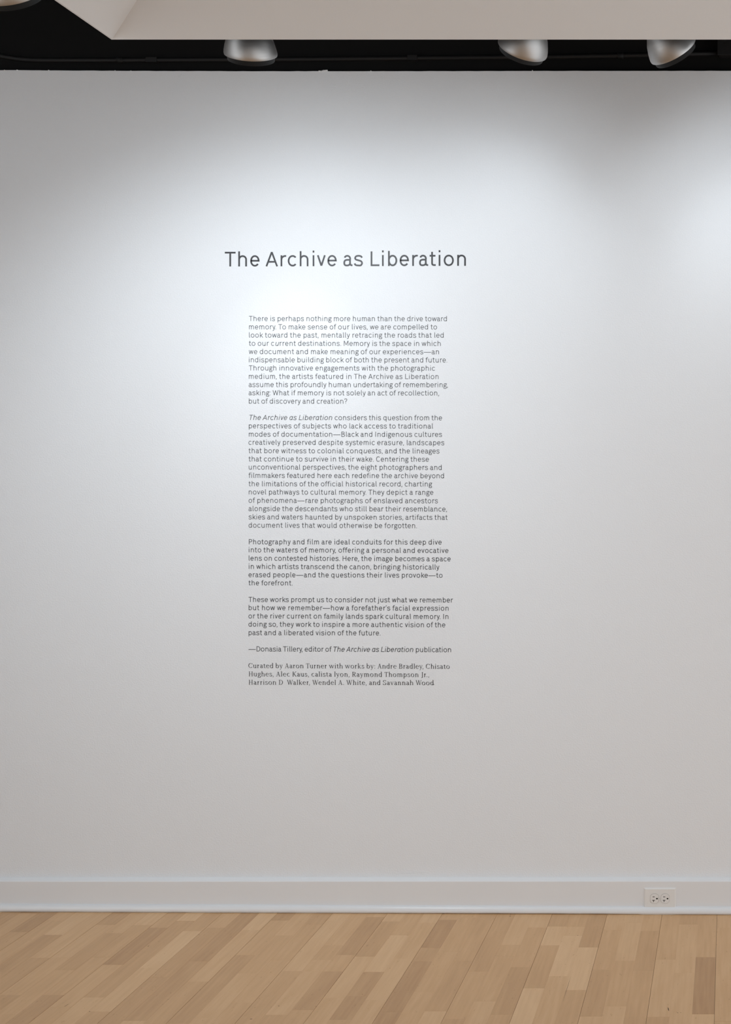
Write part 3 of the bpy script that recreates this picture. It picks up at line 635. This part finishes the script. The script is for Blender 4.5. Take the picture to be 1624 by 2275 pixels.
para('second paragraph of grey wall text, longest, opening with the italic exhibition title', [
 ([('The Archive as Liberation', 'sans', True, .098), (' considers this question from the', 'sans', False, .098)], 553.0, 982.0, 933.0, 933.8, C),
 ('perspectives of subjects who lack access to traditional', 552.9, 962.0, 951.5, 952.2, C),
 ('modes of documentation—Black and Indigenous cultures', 552.9, 982.0, 970.0, 970.6, C),
 ('creatively preserved despite systemic erasure, landscapes', 552.2, 987.0, 988.1, 989.0, C),
 ('that bore witness to colonial conquests, and the lineages', 552.3, 976.3, 1006.7, 1007.5, C, {34: (.24, -.05, .02)}),
 ('that continue to survive in their wake. Centering these', 552.3, 952.9, 1025.0, 1025.7, C),
 ('unconventional perspectives, the eight photographers and', 552.7, 981.2, 1043.1, 1044.0, C),
 ('filmmakers featured here each redefine the archive beyond', 552.3, 986.3, 1061.7, 1062.5, C),
 ('the limitations of the official historical record, charting', 552.3, 959.8, 1080.2, 1080.9, C),
 ('novel pathways to cultural memory. They depict a range', 552.7, 962.7, 1098.5, 1099.3, C),
 ('of phenomena—rare photographs of enslaved ancestors', 552.4, 972.9, 1117.1, 1118.0, C),
 ('alongside the descendants who still bear their resemblance,', 552.4, 992.7, 1135.4, 1136.5, C),
 ('skies and waters haunted by unspoken stories, artifacts that', 552.4, 994.3, 1153.8, 1155.0, C),
 ('document lives that would otherwise be forgotten.', 552.4, 926.2, 1172.2, 1173.3, C)], .098)  # strokes slimmed a little to imitate glare here too
para('third paragraph of grey wall text, six lines, starting with the word Photography', [
 ('Photography and film are ideal conduits for this deep dive', 552.9, 981.2, 1209.2, 1210.0, C),
 ('into the waters of memory, offering a personal and evocative', 552.7, 996.3, 1227.0, 1228.5, C),
 ('lens on contested histories. Here, the image becomes a space', 552.7, 1001.2, 1245.6, 1247.0, C),
 ('in which artists transcend the canon, bringing historically', 552.7, 976.0, 1263.9, 1265.4, C),
 ('erased people—and the questions their lives provoke—to', 552.2, 983.2, 1282.2, 1283.6, C),
 ('the forefront.', 552.2, 650.1, 1300.4, 1300.7, C)])
para('fourth paragraph of grey wall text, five lines, starting with the words These works', [
 ('These works prompt us to consider not just what we remember', 552.2, 1006.3, 1337.3, 1338.6, C),
 ('but how we remember—how a forefather’s facial expression', 552.5, 996.6, 1355.5, 1356.7, C),
 ('or the river current on family lands spark cultural memory. In', 552.1, 996.3, 1374.0, 1375.3, C),
 ('doing so, they work to inspire a more authentic vision of the', 552.1, 989.4, 1392.1, 1393.7, C),
 ('past and a liberated vision of the future.', 552.4, 845.4, 1410.9, 1411.7, C)])
para('single line of grey wall text beginning with a long dash, above the serif lines', [
 ([('—Donasia Tillery, editor of ', 'sans', False, WB), ('The Archive as Liberation', 'sans', True, WB), (' publication', 'sans', False, WB)], 552.3, 1002.1, 1447.2, 1448.9, C)])
WS = .135; CS = 10.7
para('lowest block of wall text, three lines in a serif typeface', [
 ([('Curated by Aaron Turner with works by: Andre Bradley, Chisato', 'serif', False, WS)], 551.9, 999.0, 1484.0, 1485.9, CS),
 ([('Hughes, Alec Kaus, calista lyon, Raymond Thompson Jr.,', 'serif', False, WS)], 552.3, 953.2, 1502.5, 1504.0, CS),
 ([('Harrison D  Walker, Wendel A. White, and Savannah Wood.', 'serif', False, WS)], 552.3, 967.0, 1521.0, 1522.2, CS, {54: (0, -.22, .09)})])
